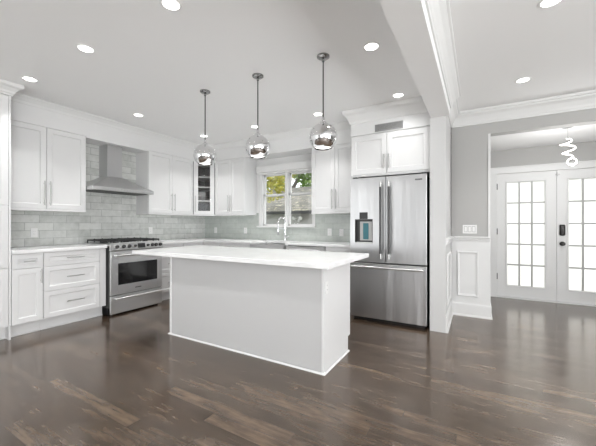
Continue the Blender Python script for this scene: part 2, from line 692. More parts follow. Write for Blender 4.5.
# soffit frieze and crown above the wall cabinets
struct('trim_8', MB().plan([(XW, 1.33), (XU, 1.33), (XU, 4.01), (-4.28, YU), (-3.55, YU), (-3.55, YB), (XW, YB)], 2.4035, CE - 0.001), M['cab'])
CC = [(0.0, 2.61), (0.006, 2.612), (0.02, 2.64), (0.045, 2.67), (0.062, 2.685), (0.064, CE), (0.0, CE)]
struct('trim_9', MB().sweep([(XU, 1.33), (XU, 4.01), (-4.28, YU), (-1.446, YU)], CC, side=1), M['trim'])
struct('trim_10', MB().plan([(-3.55, YU), (-1.446, YU), (-1.446, YB), (-3.55, YB)], 2.4035, CE - 0.001), M['cab'])
struct('trim_11', MB().plan([(-1.445, 3.9), (CXL, 3.9), (CXL, YB), (-1.445, YB)], 2.375, CE - 0.001), M['cab'])
CF = [(0.0, 2.53), (0.014, 2.533), (0.018, 2.56), (0.06, 2.63), (0.085, 2.65), (0.092, 2.67), (0.092, CE), (0.0, CE)]
struct('trim_12', MB().sweep([(-1.445, YB), (-1.445, 3.9), (CXL, 3.9)], CF, side=-1 if False else 1), M['trim'])

# ------------------------------------------------------------------ window over the sink
win = struct('window_1', MB().box(WX0, WX0 + 0.014, YB, YB + 0.12, WZ0, WZ1).box(WX1 - 0.014, WX1, YB, YB + 0.12, WZ0, WZ1).box(WX0, WX1, YB, YB + 0.12, WZ1 - 0.03, WZ1).box(WX0, WX1, YB, YB + 0.12, WZ0, WZ0 + 0.012).box(-2.925, -2.878, YB - 0.012, YB + 0.12, WZ0, WZ1), M['trim'])
MB().box(-3.49, WX0 + 0.002, YB - 0.022, YB, 1.19, 2.13, 0.004).box(WX1 - 0.002, -2.33, YB - 0.022, YB, 1.19, 2.15, 0.004).box(-3.49, -2.33, YB - 0.022, YB, 2.15, 2.2, 0.004).build('window_casing', M['trim'], win)
MB().box(-3.52, -2.31, YB - 0.055, YB + 0.04, 1.165, 1.193, 0.005).build('window_sill', M['trim'], win)
for a, b in ((WX0 + 0.014, -2.925), (-2.878, WX1 - 0.014)):
    mid = 1.745
    mb = MB()
    for (z0, z1, y) in ((mid - 0.02, WZ1 - 0.03, YB + 0.075), (WZ0 + 0.012, mid + 0.02, YB + 0.04)):
        mb.box(a, a + 0.026, y, y + 0.03, z0, z1).box(b - 0.026, b, y, y + 0.03, z0, z1)
        mb.box(a, b, y, y + 0.03, z0, z0 + 0.032).box(a, b, y, y + 0.03, z1 - 0.03, z1)
    mb.build('window_sash', M['trim'], win)
    MB().box(a + 0.024, b - 0.024, YB + 0.088, YB + 0.092, mid + 0.01, WZ1 - 0.058).box(a + 0.024, b - 0.024, YB + 0.053, YB + 0.057, WZ0 + 0.042, mid - 0.008).build('window_pane', M['glass'], win)

t = thing('roller_blind', 'white roller blind rolled up in its cassette above the sink window', 'blind', (-2.91, YB - 0.03, 2.16))
MB().box(-3.50, -2.30, YB - 0.09, YB - 0.022, 2.15, 2.275, 0.008).build('cassette', M['trim'], t)
MB().box(-3.47, -2.33, YB - 0.05, YB - 0.045, 2.14, 2.151).box(-3.47, -2.33, YB - 0.056, YB - 0.04, 2.13, 2.142, 0.003).build('blind_fabric', M['plastic'], t)

# ------------------------------------------------------------------ front doors
door_things = []
for k, (a, b) in enumerate(((0.285, 1.063), (1.069, 1.855))):
    y0 = YD + 0.005
    f = back(y0 + 0.044)
    pa, pb, pz0, pz1 = a + 0.14, b - 0.14, 0.215, 1.91
    mb = MB(f)
    mb.box(a, pa, 0, 0.044, 0.022, 2.058).box(pb, b, 0, 0.044, 0.022, 2.058)
    mb.box(pa, pb, 0, 0.044, 0.022, pz0).box(pa, pb, 0, 0.044, pz1, 2.058)
    d = struct('door_%d' % (k + 1), mb, M['trim'])
    frame_mould(back(y0), pa - 0.022, pb + 0.022, pz0 - 0.022, pz1 + 0.022, 0.024, 0.01).build('glazing_bead', M['trim'], d)
    mb = MB(back(y0 + 0.03))
    for i in range(1, 3):
        x = pa + (pb - pa) * i / 3
        mb.box(x - 0.012, x + 0.012, 0, 0.03, pz0, pz1)
    for i in range(1, 5):
        z = pz0 + (pz1 - pz0) * i / 5
        mb.box(pa, pb, 0, 0.0295, z - 0.012, z + 0.012)
    mb.build('muntin_grille', M['muntin'], d)
    MB(f).box(pa, pb, 0.008, 0.014, pz0, pz1).build('frosted_pane', M['frosted'], d)
    door_things.append(d)
    hx = a if k == 0 else b
    for z in (0.35, 1.1, 1.85):
        MB(back(y0)).cyl((hx - 0.002, 0.006, z - 0.05), (hx - 0.002, 0.006, z + 0.05), 0.008, 8).build('hinge', M['black'], d)
f = back(YD + 0.005)
d = door_things[1]
lk = MB(f).box(1.098, 1.168, 0, 0.028, 1.045, 1.215, 0.018, 3).build('keypad_deadbolt', M['bronze'], d, True)
MB(f).box(1.126, 1.140, 0.028, 0.033, 1.15, 1.165, 0.002).build('keyhole', M['steel_dark'], lk)
mb = MB(f).cyl((1.133, 0, 0.92), (1.133, 0.012, 0.92), 0.034, 24).cyl((1.133, 0.01, 0.92), (1.133, 0.04, 0.92), 0.013, 16)
mb.tube([(1.133, 0.034, 0.92), (1.133, 0.042, 0.92), (1.133, 0.056, 0.92), (1.133, 0.066, 0.92), (1.133, 0.07, 0.92)], [0.015, 0.027, 0.031, 0.024, 0.008], 24)
mb.build('door_knob', M['bronze'], d, True)
# flush bolt latch plate at the top of the meeting stile
MB(f).box(1.05, 1.1, 0, 0.012, 1.985, 2.005, 0.002).box(1.068, 1.08, 0, 0.014, 1.97, 2.03, 0.002).build('surface_bolt', M['nickel'], d)
# casing, jamb and threshold
CASE = MB()
CASE.box(DX0 - 0.085, DX0 + 0.004, YD - 0.022, YD, 0, DZ + 0.1, 0.005).box(DX1 - 0.004, DX1 + 0.085, YD - 0.022, YD, 0, DZ + 0.1, 0.005)
CASE.box(DX0 - 0.085, DX1 + 0.085, YD - 0.024, YD, DZ - 0.004, DZ + 0.1, 0.005).box(DX0 - 0.095, DX1 + 0.095, YD - 0.034, YD, DZ + 0.085, DZ + 0.105, 0.004)
CASE.box(DX0 - 0.02, DX0 + 0.008, YD, YD + 0.14, 0, DZ).box(DX1 - 0.008, DX1 + 0.02, YD, YD + 0.14, 0, DZ).box(DX0, DX1, YD, YD + 0.14, DZ - 0.005, DZ + 0.01)
struct('trim_13', CASE, M['trim'])
struct('trim_14', MB().box(DX0, DX1, YD - 0.03, YD + 0.14, 0.0, 0.018, 0.004), M['trim'])


# ------------------------------------------------------------------ cabinets
def pull(f, u, z0, z1, d, parent, r=0.007):           # vertical bar pull
    mb = MB(f)
    mb.cyl((u, d + 0.03, z0), (u, d + 0.03, z1), r, 12)
    for z in (z0 + 0.03, z1 - 0.03):
        mb.cyl((u, d - 0.002, z), (u, d + 0.03, z), 0.0045, 8)
    o = mb.build('handle', M['nickel'], parent, True)
    return o


def pull_h(f, u0, u1, z, d, parent, r=0.0055):        # horizontal bar pull
    mb = MB(f)
    mb.cyl((u0, d + 0.03, z), (u1, d + 0.03, z), r, 12)
    q = min(0.03, (u1 - u0) * 0.2)
    for u in (u0 + q, u1 - q):
        mb.cyl((u, d - 0.002, z), (u, d + 0.03, z), 0.0045, 8)
    return mb.build('handle', M['nickel'], parent, True)


T = 0.02     # door thickness; carcass face sits T behind the door face


def front(kind, f, u0, u1, z0, z1, parent, fr=0.057, handle=None):
    g = 0.0018
    o = MB(f).panel(u0 + g, u1 - g, z0 + g, z1 - g, T, fr, d0=-T).build(kind, M['cab'], parent)
    if handle:
        if handle[0] == 'v':
            pull(f, handle[1], handle[2], handle[3], 0.0, o)
        else:
            pull_h(f, handle[1], handle[2], handle[3], 0.0, o)
    return o


def carcass(f, u0, u1, depth, z0, z1, parent, toe=True, m=None):
    mb = MB(f)
    mb.box(u0, u1, -depth, -T - 0.001, z0, z1)
    mb.build('carcass', m or M['cab'], parent)
    if toe:
        MB(f).box(u0, u1, -depth + 0.02, -0.09, 0, z0).box(u0, u1, -0.09, -0.078, 0, 0.018, 0.003).build('toe_kick', M['cab'], parent)


fL, fB = left(XF), back(YF)
ZB, ZT = 0.138, 0.904

# tall pantry
t = thing('pantry_cabinet', 'tall white pantry cabinet at the left edge reaching the ceiling', 'cabinet', (XF - 0.3, 0.9, 0))
carcass(fL, 0.45, 1.33, 0.612, 0.138, CE - 0.002, t)
MB(fL).box(0.45, 1.33, -T, 0, 2.575, CE - 0.003).build('frieze', M['cab'], t)
MB(fL).box(1.312, 1.33, -0.3, 0.001, 0.0, 2.575).build('end_panel', M['cab'], t)
for a, b, hs in ((0.452, 0.882, 0.845), (0.882, 1.311, 0.92)):
    front('door', fL, a, b, 1.42, 2.572, t, handle=('v', hs, 1.48, 1.78))
    front('door', fL, a, b, 0.762, 1.416, t, handle=('v', hs, 1.05, 1.35))
    front('door', fL, a, b, 0.14, 0.758, t, handle=('v', hs, 0.42, 0.72))
PC = [(0.0, 2.575), (0.012, 2.578), (0.014, 2.592), (0.025, 2.6), (0.032, 2.62), (0.06, 2.65), (0.075, 2.655), (0.085, 2.665), (0.085, CE - 0.001), (0.0, CE - 0.001)]
MB().sweep([(XF, 0.45), (XF, 1.33), (XW + 0.36, 1.33)], PC, side=1).build('crown_moulding', M['trim'], t)

# base cabinets left of the range
t = thing('base_cabinet', 'narrow white base cabinet with one drawer over a door beside the pantry', 'cabinet', (XF - 0.3, 1.47, 0))
carcass(fL, 1.331, 1.614, 0.6, ZB, ZT, t)
front('drawer', fL, 1.335, 1.612, 0.738, 0.898, t, 0.05, handle=('h', 1.43, 1.53, 0.815))
front('door', fL, 1.335, 1.612, 0.142, 0.734, t, 0.057, handle=('v', 1.588, 0.56, 0.72))
t = thing('drawer_cabinet', 'white base cabinet with three wide drawers just left of the range', 'cabinet', (XF - 0.3, 1.95, 0))
carcass(fL, 1.616, 2.300, 0.6, ZB, ZT, t)
for z0, z1 in ((0.738, 0.898), (0.452, 0.734), (0.142, 0.448)):
    zc = (z0 + z1) / 2 + 0.005
    front('drawer', fL, 1.619, 2.225, z0, z1, t, 0.05, handle=('h', 1.84, 2.03, zc))
MB(fL).box(2.228, 2.300, -T, 0.0, 0.142, 0.898).build('filler_strip', M['cab'], t)

# base cabinets right of the range and along the window wall
t = thing('drawer_cabinet', 'white three-drawer base cabinet just right of the range, behind the island end', 'cabinet', (XF - 0.3, 3.3, 0))
carcass(fL, 3.095, 3.560, 0.6, ZB, ZT, t)
for z0, z1 in ((0.738, 0.898), (0.452, 0.734), (0.142, 0.448)):
    front('drawer', fL, 3.099, 3.557, z0, z1, t, 0.05, handle=('h', 3.24, 3.42, (z0 + z1) / 2))
t = thing('corner_base_cabinet', 'white base cabinet in the kitchen corner under the glass-front cabinet', 'cabinet', (-4.6, 4.3, 0))
MB().plan([(XW + 0.012, 3.562), (XF - T - 0.001, 3.562), (XF - T - 0.001, YF + T + 0.001), (-3.86, YF + T + 0.001), (-3.86, YB - 0.012), (XW + 0.012, YB - 0.012)], ZB, ZT).build('carcass', M['cab'], t)
MB().plan([(XW + 0.012, 3.562), (XF - 0.09, 3.562), (XF - 0.09, YF + 0.09), (-3.86, YF + 0.09), (-3.86, YB - 0.012), (XW + 0.012, YB - 0.012)], 0, ZB).build('toe_kick', M['cab'], t)
front('door', fL, 3.563, YF, 0.142, 0.898, t, handle=('v', 3.60, 0.6, 0.85))
front('door', fB, XF, -3.862, 0.142, 0.898, t)
t = thing('base_cabinet', 'white base cabinet with drawer over door just left of the sink', 'cabinet', (-3.53, 4.3, 0))
carcass(fB, -3.858, -3.212, 0.6, ZB, ZT, t)
front('drawer', fB, -3.855, -3.214, 0.738, 0.898, t, 0.05, handle=('h', -3.63, -3.44, 0.818))
front('door', fB, -3.855, -3.536, 0.142, 0.734, t, handle=('v', -3.56, 0.55, 0.71))
front('door', fB, -3.534, -3.214, 0.142, 0.734, t, handle=('v', -3.51, 0.55, 0.71))
t = thing('sink_cabinet', 'white base cabinet with two doors under the apron sink', 'cabinet', (-2.86, 4.3, 0))
carcass(fB, -3.208, -2.505, 0.6, ZB, 0.66, t)
for a, b in ((-3.208, -3.193), (-2.522, -2.505)):
    MB(fB).box(a, b, -0.6, 0, 0.66, ZT).build('side_rail', M['cab'], t)
front('door', fB, -3.206, -2.858, 0.142, 0.655, t, handle=('v', -2.885, 0.45, 0.62))
front('door', fB, -2.856, -2.508, 0.142, 0.655, t, handle=('v', -2.83, 0.45, 0.62))
t = thing('base_cabinet', 'white base cabinet between the dishwasher and the fridge', 'cabinet', (-1.66, 4.3, 0))
carcass(fB, -1.862, -1.447, 0.6, ZB, ZT, t)
front('drawer', fB, -1.86, -1.449, 0.738, 0.898, t, 0.05, handle=('h', -1.74, -1.57, 0.818))
front('door', fB, -1.86, -1.449, 0.142, 0.734, t, handle=('v', -1.83, 0.55, 0.71))

# dishwasher
t = thing('dishwasher', 'stainless steel dishwasher right of the sink under the counter', 'dishwasher', (-2.18, 4.3, 0))
MB(fB).box(-2.5, -1.866, -0.58, -0.022, 0.1, 0.9).build('body', M['steel_dark'], t)
dd = MB(fB).box(-2.497, -1.869, -0.02, 0.008, 0.14, 0.79, 0.003).build('door', M['steel_h'], t)
MB(fB).box(-2.497, -1.869, -0.02, 0.008, 0.795, 0.895, 0.003).build('control_panel', M['steel_h'], t)
mb = MB(fB).cyl((-2.43, 0.045, 0.845), (-1.93, 0.045, 0.845), 0.011, 12)
for x in (-2.4, -1.96):
    mb.cyl((x, 0.004, 0.845), (x, 0.045, 0.845), 0.008, 10)
mb.build('handle', M['handle_steel'], t, True)
MB(fB).box(-2.497, -1.869, -0.1, -0.07, 0.005, 0.135).build('toe_kick', M['black'], t)

# counters
SL0, SL1 = 0.906, 0.941
tag(MB().plan([(XW + 0.011, 1.332), (XF + 0.025, 1.332), (XF + 0.025, 2.308), (XW + 0.011, 2.308)], SL0, SL1, 0.003).build('countertop', M['quartz'], origin=(-4.58, 1.82, SL0)), 'white quartz countertop between the pantry and the range', 'countertop')
tag(MB().plan([(XW + 0.011, 3.092), (XF + 0.025, 3.092), (XF + 0.025, YF - 0.025), (-3.192, YF - 0.025), (-3.192, 4.44), (-2.522, 4.44), (-2.522, YF - 0.025), (-1.449, YF - 0.025), (-1.449, YB - 0.011), (XW + 0.011, YB - 0.011)], SL0, SL1, 0.003).build('countertop', M['quartz'], origin=(-4.2, 4.3, SL0)), 'white quartz L-shaped countertop running round the corner past the sink', 'countertop')

# sink
t = thing('apron_sink', 'stainless steel apron-front sink under the window', 'sink', (-2.857, 4.2, 0.67))
mb = MB()
x0, x1, y0, y1, z0, z1 = -3.188, -2.526, YF - 0.035, 4.436, 0.672, 0.903
mb.box(x0, x1, y0, y0 + 0.02, z0, z1, 0.004).box(x0, x1, y1 - 0.015, y1, z0, z1).box(x0, x0 + 0.015, y0, y1, z0, z1).box(x1 - 0.015, x1, y0, y1, z0, z1).box(x0, x1, y0, y1, z0, z0 + 0.012)
mb.build('basin', M['steel_h'], t)
MB().lathe([(0.0, 0.013), (0.04, 0.013), (0.045, 0.016), (0.03, 0.018), (0.0, 0.016)], (-2.857, 4.22, z0), 20).build('drain', M['chrome'], t, True)

# faucet
FXc, FYc = -2.865, 4.52
t = thing('faucet', 'tall chrome spring kitchen faucet arching over the sink', 'faucet', (FXc, FYc, SL1))
MB().lathe([(0, 0), (0.03, 0), (0.03, 0.008), (0.022, 0.014), (0.019, 0.1), (0.015, 0.11), (0, 0.11)], (FXc, FYc, SL1), 20).build('base', M['chrome'], t, True)
arc = [(FXc, FYc, SL1 + 0.1), (FXc, FYc, SL1 + 0.28)]
for i in range(0, 13):
    a = PI * i / 12
    arc.append((FXc - 0.015 * (1 - math.cos(a)), FYc - 0.085 + 0.085 * math.cos(a), SL1 + 0.31 + 0.085 * math.sin(a)))
arc.append((FXc - 0.03, FYc - 0.17, SL1 + 0.25))
neck = MB().tube(arc, 0.0085, 10).build('neck', M['chrome'], t, True)
sp = []
for i in range(60 * 6):
    q = i / (60 * 6 - 1) * (len(arc) - 1)
    k = min(int(q), len(arc) - 2)
    A, B = Vector(arc[k]), Vector(arc[k + 1])
    p = A.lerp(B, q - k)
    d = (B - A).normalized()
    u = d.cross(Vector((1, 0, 0))).normalized()
    v = d.cross(u)
    an = 2 * PI * i / 8
    sp.append(p + (u * math.cos(an) + v * math.sin(an)) * 0.0125)
MB().tube(sp, 0.0022, 5).build('spring', M['chrome'], neck, True)
MB().tube([(FXc - 0.03, FYc - 0.17, SL1 + 0.26), (FXc - 0.03, FYc - 0.17, SL1 + 0.2), (FXc - 0.03, FYc - 0.17, SL1 + 0.12), (FXc - 0.03, FYc - 0.17, SL1 + 0.1)], [0.012, 0.015, 0.018, 0.014], 14).build('spray_head', M['chrome'], t, True)
MB().cyl((FXc, FYc, SL1 + 0.2), (FXc - 0.03, FYc - 0.165, SL1 + 0.2), 0.005, 8).build('docking_arm', M['chrome'], t, True)
MB().tube([(FXc + 0.015, FYc, SL1 + 0.06), (FXc + 0.05, FYc - 0.005, SL1 + 0.065), (FXc + 0.09, FYc - 0.02, SL1 + 0.085)], [0.011, 0.008, 0.005], 10).build('lever', M['chrome'], t, True)

# wall cabinets
fU, fUB = left(XU), back(YU)
UZ0, UZ1 = 1.385, 2.403


def wall_cab(label, f, u0, u1, div, z0=UZ0, z1=UZ1, depth=0.336, hl=(1.45, 1.745), name='wall_cabinet', fr=0.057, dz0=None, dz1=None):
    c = f((u0 + u1) / 2, -depth / 2, z0)
    t = thing(name, label, 'cabinet', c)
    carcass(f, u0, u1, depth - 0.001, z0, z1, t, toe=False)
    a0, a1 = (dz0 or z0 + 0.022), (dz1 or z1 - 0.002)
    g = 0.002
    front('door', f, u0 + g, div - 0.0005, a0, a1, t, fr, handle=('v', div - 0.03, hl[0], hl[1]))
    front('door', f, div + 0.0005, u1 - g, a0, a1, t, fr, handle=('v', div + 0.03, hl[0], hl[1]))
    if dz0 is None:
        MB(f).box(u0, u1, -0.03, 0.004, z0 - 0.004, z0 + 0.02, 0.003).build('light_rail', M['cab'], t)
    return t


wall_cab('white two-door wall cabinet between the pantry and the range hood', fU, 1.331, 2.194, 1.752)
wall_cab('white two-door wall cabinet between the range hood and the glass-front cabinet', fU, 3.108, 4.008, 3.56)
wall_cab('white two-door wall cabinet just left of the window', fUB, -4.276, -3.552, -3.90)
wall_cab('white two-door wall cabinet between the window and the fridge', fUB, -2.232, -1.447, -1.848)
wall_cab('white two-door cabinet above the fridge, under the air vent', back(3.9), -1.443, -0.477, -0.978, 1.835, 2.373, 0.715, (1.915, 2.09), 'fridge_cabinet', 0.062, 1.862, 2.358)
t = MB(fU).box(2.195, 3.107, -0.3, 0, 2.385, 2.404).build('hood_valance', M['cab'])
tag(t, 'white bridging board across the top of the range hood recess', 'panel')

# diagonal glass-front corner cabinet
P0, P1 = Vector((XU, 4.01)), Vector((-4.28, YU))
dv = (P1 - P0)
LEN = dv.length
dv.normalize()
nv = Vector((dv.y, -dv.x))


def fD(u, d, z):
    p = P0 + dv * u + nv * d
    return Vector((p.x, p.y, z))


t = thing('corner_cabinet', 'white diagonal corner wall cabinet with a glass door and shelves inside', 'cabinet', (-4.6, 4.35, UZ0))
mb = MB()
plan = [(XW + 0.012, 4.011), (XU - 0.001, 4.011), (-4.281, YU + 0.001), (-4.281, YB - 0.012), (XW + 0.012, YB - 0.012)]
MB().plan(plan, UZ0, UZ0 + 0.02).build('bottom_board', M['cab'], t)
MB().plan(plan, UZ1 - 0.02, UZ1).build('top_board', M['cab'], t)
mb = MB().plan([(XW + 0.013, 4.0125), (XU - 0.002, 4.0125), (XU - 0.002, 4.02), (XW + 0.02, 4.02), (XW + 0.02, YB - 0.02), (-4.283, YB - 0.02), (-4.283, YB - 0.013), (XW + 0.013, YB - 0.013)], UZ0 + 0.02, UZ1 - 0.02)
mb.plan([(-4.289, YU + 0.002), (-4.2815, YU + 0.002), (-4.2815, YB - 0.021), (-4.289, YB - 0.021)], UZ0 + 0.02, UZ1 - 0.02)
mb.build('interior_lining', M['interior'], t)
for z in (1.655, 1.915, 2.105):
    MB().plan([(XW + 0.025, 4.025), (XU - 0.012, 4.025), (XU + 0.005, 4.04), (-4.31, YU - 0.005 + 0.01), (-4.30, YU + 0.02), (-4.30, YB - 0.025), (XW + 0.025, YB - 0.025)], z - 0.009, z + 0.009).build('shelf', M['cab'], t)
mb = MB(fD)
u0, u1 = 0.006, LEN - 0.006
z0, z1 = UZ0 + 0.022, UZ1 - 0.01
w_ = 0.078
mb.box(u0, u0 + w_, -T, 0, z0, z1, 0.002).box(u1 - w_, u1, -T, 0, z0, z1, 0.002)
mb.box(u0 + w_, u1 - w_, -T, 0, z0, z0 + 0.062, 0.002).box(u0 + w_, u1 - w_, -T, 0, z1 - 0.075, z1, 0.002)
dd = mb.build('door', M['cab'], t)
MB(fD).box(u0 + w_, u1 - w_, -0.012, -0.008, z0 + 0.062, z1 - 0.075).build('glass_pane', M['glass_cab'], dd)
pull(fD, u0 + 0.03, 1.45, 1.745, 0.0, dd)
MB(fD).box(0.0, LEN, -0.03, 0.004, UZ0 - 0.004, UZ0 + 0.02, 0.003).build('light_rail', M['cab'], t)

# ------------------------------------------------------------------ range hood
HY0, HY1, HX = 2.197, 3.106, -4.405
HC = (HY0 + HY1) / 2
t = thing('range_hood', 'stainless steel chimney range hood over the range', 'range hood', (XW + 0.25, HC, 1.69))
x0 = XW + 0.012
MB().box(x0, HX, HY0 + 0.003, HY1 - 0.003, 1.688, 1.735, 0.003).build('rim', M['steel_h'], t)
cy0, cy1, cx1 = 2.525, 2.745, -4.655
ringA = [Vector((x0, HY0 + 0.005, 1.735)), Vector((HX - 0.002, HY0 + 0.005, 1.735)), Vector((HX - 0.002, HY1 - 0.005, 1.735)), Vector((x0, HY1 - 0.005, 1.735))]
ringB = [Vector((x0, cy0, 1.915)), Vector((cx1, cy0, 1.915)), Vector((cx1, cy1, 1.915)), Vector((x0, cy1, 1.915))]
MB().rings([ringA, ringB], True).build('canopy', M['steel_h'], t)
MB().box(x0, cx1, cy0 + 0.002, cy1 - 0.002, 1.915, 2.384, 0.002).build('chimney', M['steel'], t)
for k in range(2):
    a = HY0 + 0.06 + k * 0.4
    MB().box(x0 + 0.08, HX - 0.06, a, a + 0.38, 1.682, 1.689).build('grease_filter', M['steel_dark'], t)
for k in range(4):
    MB().cyl((HX - 0.002, HC - 0.06 + k * 0.04, 1.712), (HX + 0.004, HC - 0.06 + k * 0.04, 1.712), 0.006, 10).build('control_button', M['nickel'], t)

# ------------------------------------------------------------------ range
RY0, RY1, RX = 2.314, 3.086, -4.187
fR = left(RX)
t = thing('range', 'stainless steel gas range between the two drawer cabinets', 'range', (-4.5, 2.7, 0))
MB().box(XW + 0.03, RX - 0.03, RY0, RY1, 0.1, 0.93, 0.002).build('body', M['steel_dark'], t)
MB().box(XW + 0.03, RX + 0.004, RY0 - 0.002, RY1 + 0.002, 0.932, 0.952, 0.004).build('cooktop', M['steel_h'], t)
MB().box(XW + 0.08, RX - 0.1, RY0 + 0.02, RY1 - 0.02, 0.0, 0.1).build('plinth', M['black'], t)
for a in (RY0 + 0.05, RY1 - 0.05):
    MB().cyl((RX - 0.06, a, 0), (RX - 0.06, a, 0.1), 0.018, 12).build('foot', M['black'], t)
cp = MB(fR).prism([(-0.03, 0.865), (0.012, 0.865), (0.022, 0.875), (0.006, 0.966), (-0.002, 0.972), (-0.03, 0.972)], RY0, RY1).build('control_panel', M['steel_h'], t)


def cpd(z):
    return 0.022 - (z - 0.875) * (0.016 / 0.091)


for i, y in enumerate((2.385, 2.475, 2.553, 2.64, 2.835, 2.905, 2.965, 3.035)):
    r = 0.026 if i not in (3, 4) else 0.019
    zc = 0.918
    d = cpd(zc)
    mb = MB(fR)
    mb.tube([(y, d - 0.002, zc), (y, d + 0.006, zc + 0.001), (y, d + 0.007, zc + 0.001)], [r * 1.15, r * 1.15, r], 20)
    k = mb.build('knob_bezel', M['nickel'], cp, True)
    MB(fR).tube([(y, d + 0.005, zc + 0.001), (y, d + 0.03, zc + 0.004), (y, d + 0.034, zc + 0.0045)], [r * 0.92, r * 0.82, r * 0.7], 20).build('knob', M['steel_dark'], cp, True)
MB(fR).prism([(cpd(0.888) - 0.004, 0.888), (cpd(0.888) + 0.003, 0.888), (cpd(0.952) + 0.003, 0.952), (cpd(0.952) - 0.004, 0.952)], 2.685, 2.795).build('display', M['black'], cp)
# burners and grates
for (x, y) in ((-4.36, 2.48), (-4.66, 2.48), (-4.5, 2.7), (-4.36, 2.92), (-4.66, 2.92)):
    MB().lathe([(0, 0.0), (0.05, 0.0), (0.05, 0.008), (0.036, 0.012), (0.036, 0.02), (0, 0.022)], (x, y, 0.952), 20).build('burner', M['iron'], t, True)
for k in range(3):
    a, b = RY0 + 0.02 + k * 0.245, RY0 + 0.02 + k * 0.245 + 0.24
    mb = MB()
    for y in (a, (a + b) / 2 - 0.006, b - 0.012):
        mb.box(XW + 0.07, RX - 0.035, y, y + 0.012, 0.985, 1.004, 0.002)
    for x in (XW + 0.07, -4.68, -4.52, -4.36, RX - 0.047):
        mb.box(x, x + 0.012, a, b, 0.984, 1.003, 0.002)
    for x in (XW + 0.07, RX - 0.047):
        for y in (a, b - 0.012):
            mb.box(x, x + 0.012, y, y + 0.012, 0.952, 0.986)
    for x in (-4.60, -4.44, -4.28, -4.76):
        for y in (a + 0.06, b - 0.072):
            mb.box(x, x + 0.01, y, y + 0.012, 0.962, 1.014)
    mb.build('grate', M['iron'], t)
# oven door
dm = MB(fR)
wy0, wy1, wz0, wz1 = 2.415, 3.005, 0.40, 0.693
dm.box(RY0 + 0.002, wy0, -0.028, 0, 0.272, 0.858, 0.003).box(wy1, RY1 - 0.002, -0.028, 0, 0.272, 0.858, 0.003)
dm.box(wy0, wy1, -0.028, 0, 0.272, wz0, 0.0).box(wy0, wy1, -0.028, 0, wz1, 0.858, 0.0)
od = dm.build('oven_door', M['steel_h'], t)
MB(fR).box(wy0, wy1, -0.02, -0.004, wz0, wz1).build('oven_window', M['ovenglass'], od)
mb = MB(fR).cyl((RY0 + 0.035, 0.055, 0.80), (RY1 - 0.035, 0.055, 0.80), 0.014, 16)
for y in (RY0 + 0.06, RY1 - 0.06):
    mb.cyl((y, -0.002, 0.80), (y, 0.055, 0.80), 0.01, 12)
mb.build('handle', M['handle_steel'], od, True)
mb = MB(fR)
for k in range(7):
    mb.box(2.655 + k * 0.0135, 2.664 + k * 0.0135, -0.001, 0.002, 0.325, 0.339)
mb.build('nameplate', M['steel_dark'], od)
dr = MB(fR).box(RY0 + 0.002, RY1 - 0.002, -0.028, 0, 0.024, 0.262, 0.003).build('warming_drawer', M['steel_h'], t)
mb = MB(fR).cyl((RY0 + 0.03, 0.05, 0.226), (RY1 - 0.03, 0.05, 0.226), 0.013, 16)
for y in (RY0 + 0.06, RY1 - 0.06):
    mb.cyl((y, -0.002, 0.226), (y, 0.05, 0.226), 0.009, 12)
mb.build('handle', M['handle_steel'], dr, True)

# ------------------------------------------------------------------ fridge
FX0, FX1, FY = -1.428, -0.505, 3.83
fF = back(FY)
t = thing('fridge', 'stainless steel french-door fridge with a water dispenser beside the pillar', 'fridge', (-0.97, 4.2, 0))
MB().box(FX0 + 0.006, FX1 - 0.004, FY + 0.075, YB - 0.03, 0.03, 1.79, 0.003).build('body', M['steel_dark'], t)
MB().box(FX0 + 0.03, FX1 - 0.03, FY + 0.06, YB - 0.1, 0.0, 0.05).build('base_grille', M['black'], t)
xm = -0.973
# left door has a dispenser recess
px0, px1, pz0, pz1 = -1.365, -1.135, 0.985, 1.285
dm = MB(fF)
dm.box(FX0, px0, -0.07, 0, 0.745, 1.805).box(px1, xm - 0.003, -0.07, 0, 0.745, 1.805)
dm.box(px0, px1, -0.07, 0, 0.745, pz0).box(px0, px1, -0.07, 0, pz1, 1.805).box(px0, px1, -0.07, -0.05, pz0, pz1)
ld = dm.build('door', M['steel'], t)
MB(fF).box(px0 + 0.002, px1 - 0.002, -0.0495, -0.048, pz0 + 0.01, pz1 - 0.002).box(px0, px0 + 0.006, -0.05, 0.002, pz0, pz1).box(px1 - 0.006, px1, -0.05, 0.002, pz0, pz1).box(px0, px1, -0.05, 0.002, pz1 - 0.01, pz1).build('dispenser_recess', M['steel_dark'], ld)
MB(fF).box(px0 + 0.06, px1 - 0.006, -0.047, -0.02, pz0 + 0.03, pz1 - 0.03).build('dispenser_back', M['muntin'], ld)
MB(fF).box(-1.262, -1.192, -0.02, -0.012, 1.03, 1.235, 0.003).build('dispenser_paddle', M['screen'], ld)
MB(fF).box(-1.305, -1.198, -0.002, 0.006, 1.287, 1.372, 0.004).build('control_screen', M['black'], ld)
MB(fF).box(px0, px1, -0.05, 0.012, pz0 - 0.008, pz0 + 0.008, 0.003).build('drip_tray', M['nickel'], ld)
rd = MB(fF).box(xm + 0.003, FX1, -0.07, 0, 0.745, 1.805, 0.004).build('door', M['steel'], t)
mb = MB(fF)
for k in range(6):
    mb.box(-0.632 + k * 0.0135, -0.622 + k * 0.0135, 0, 0.003, 1.735, 1.752)
mb.build('nameplate', M['steel_dark'], rd)
dw = MB(fF).box(FX0, FX1, -0.07, 0, 0.045, 0.728, 0.004).build('freezer_drawer', M['steel'], t)
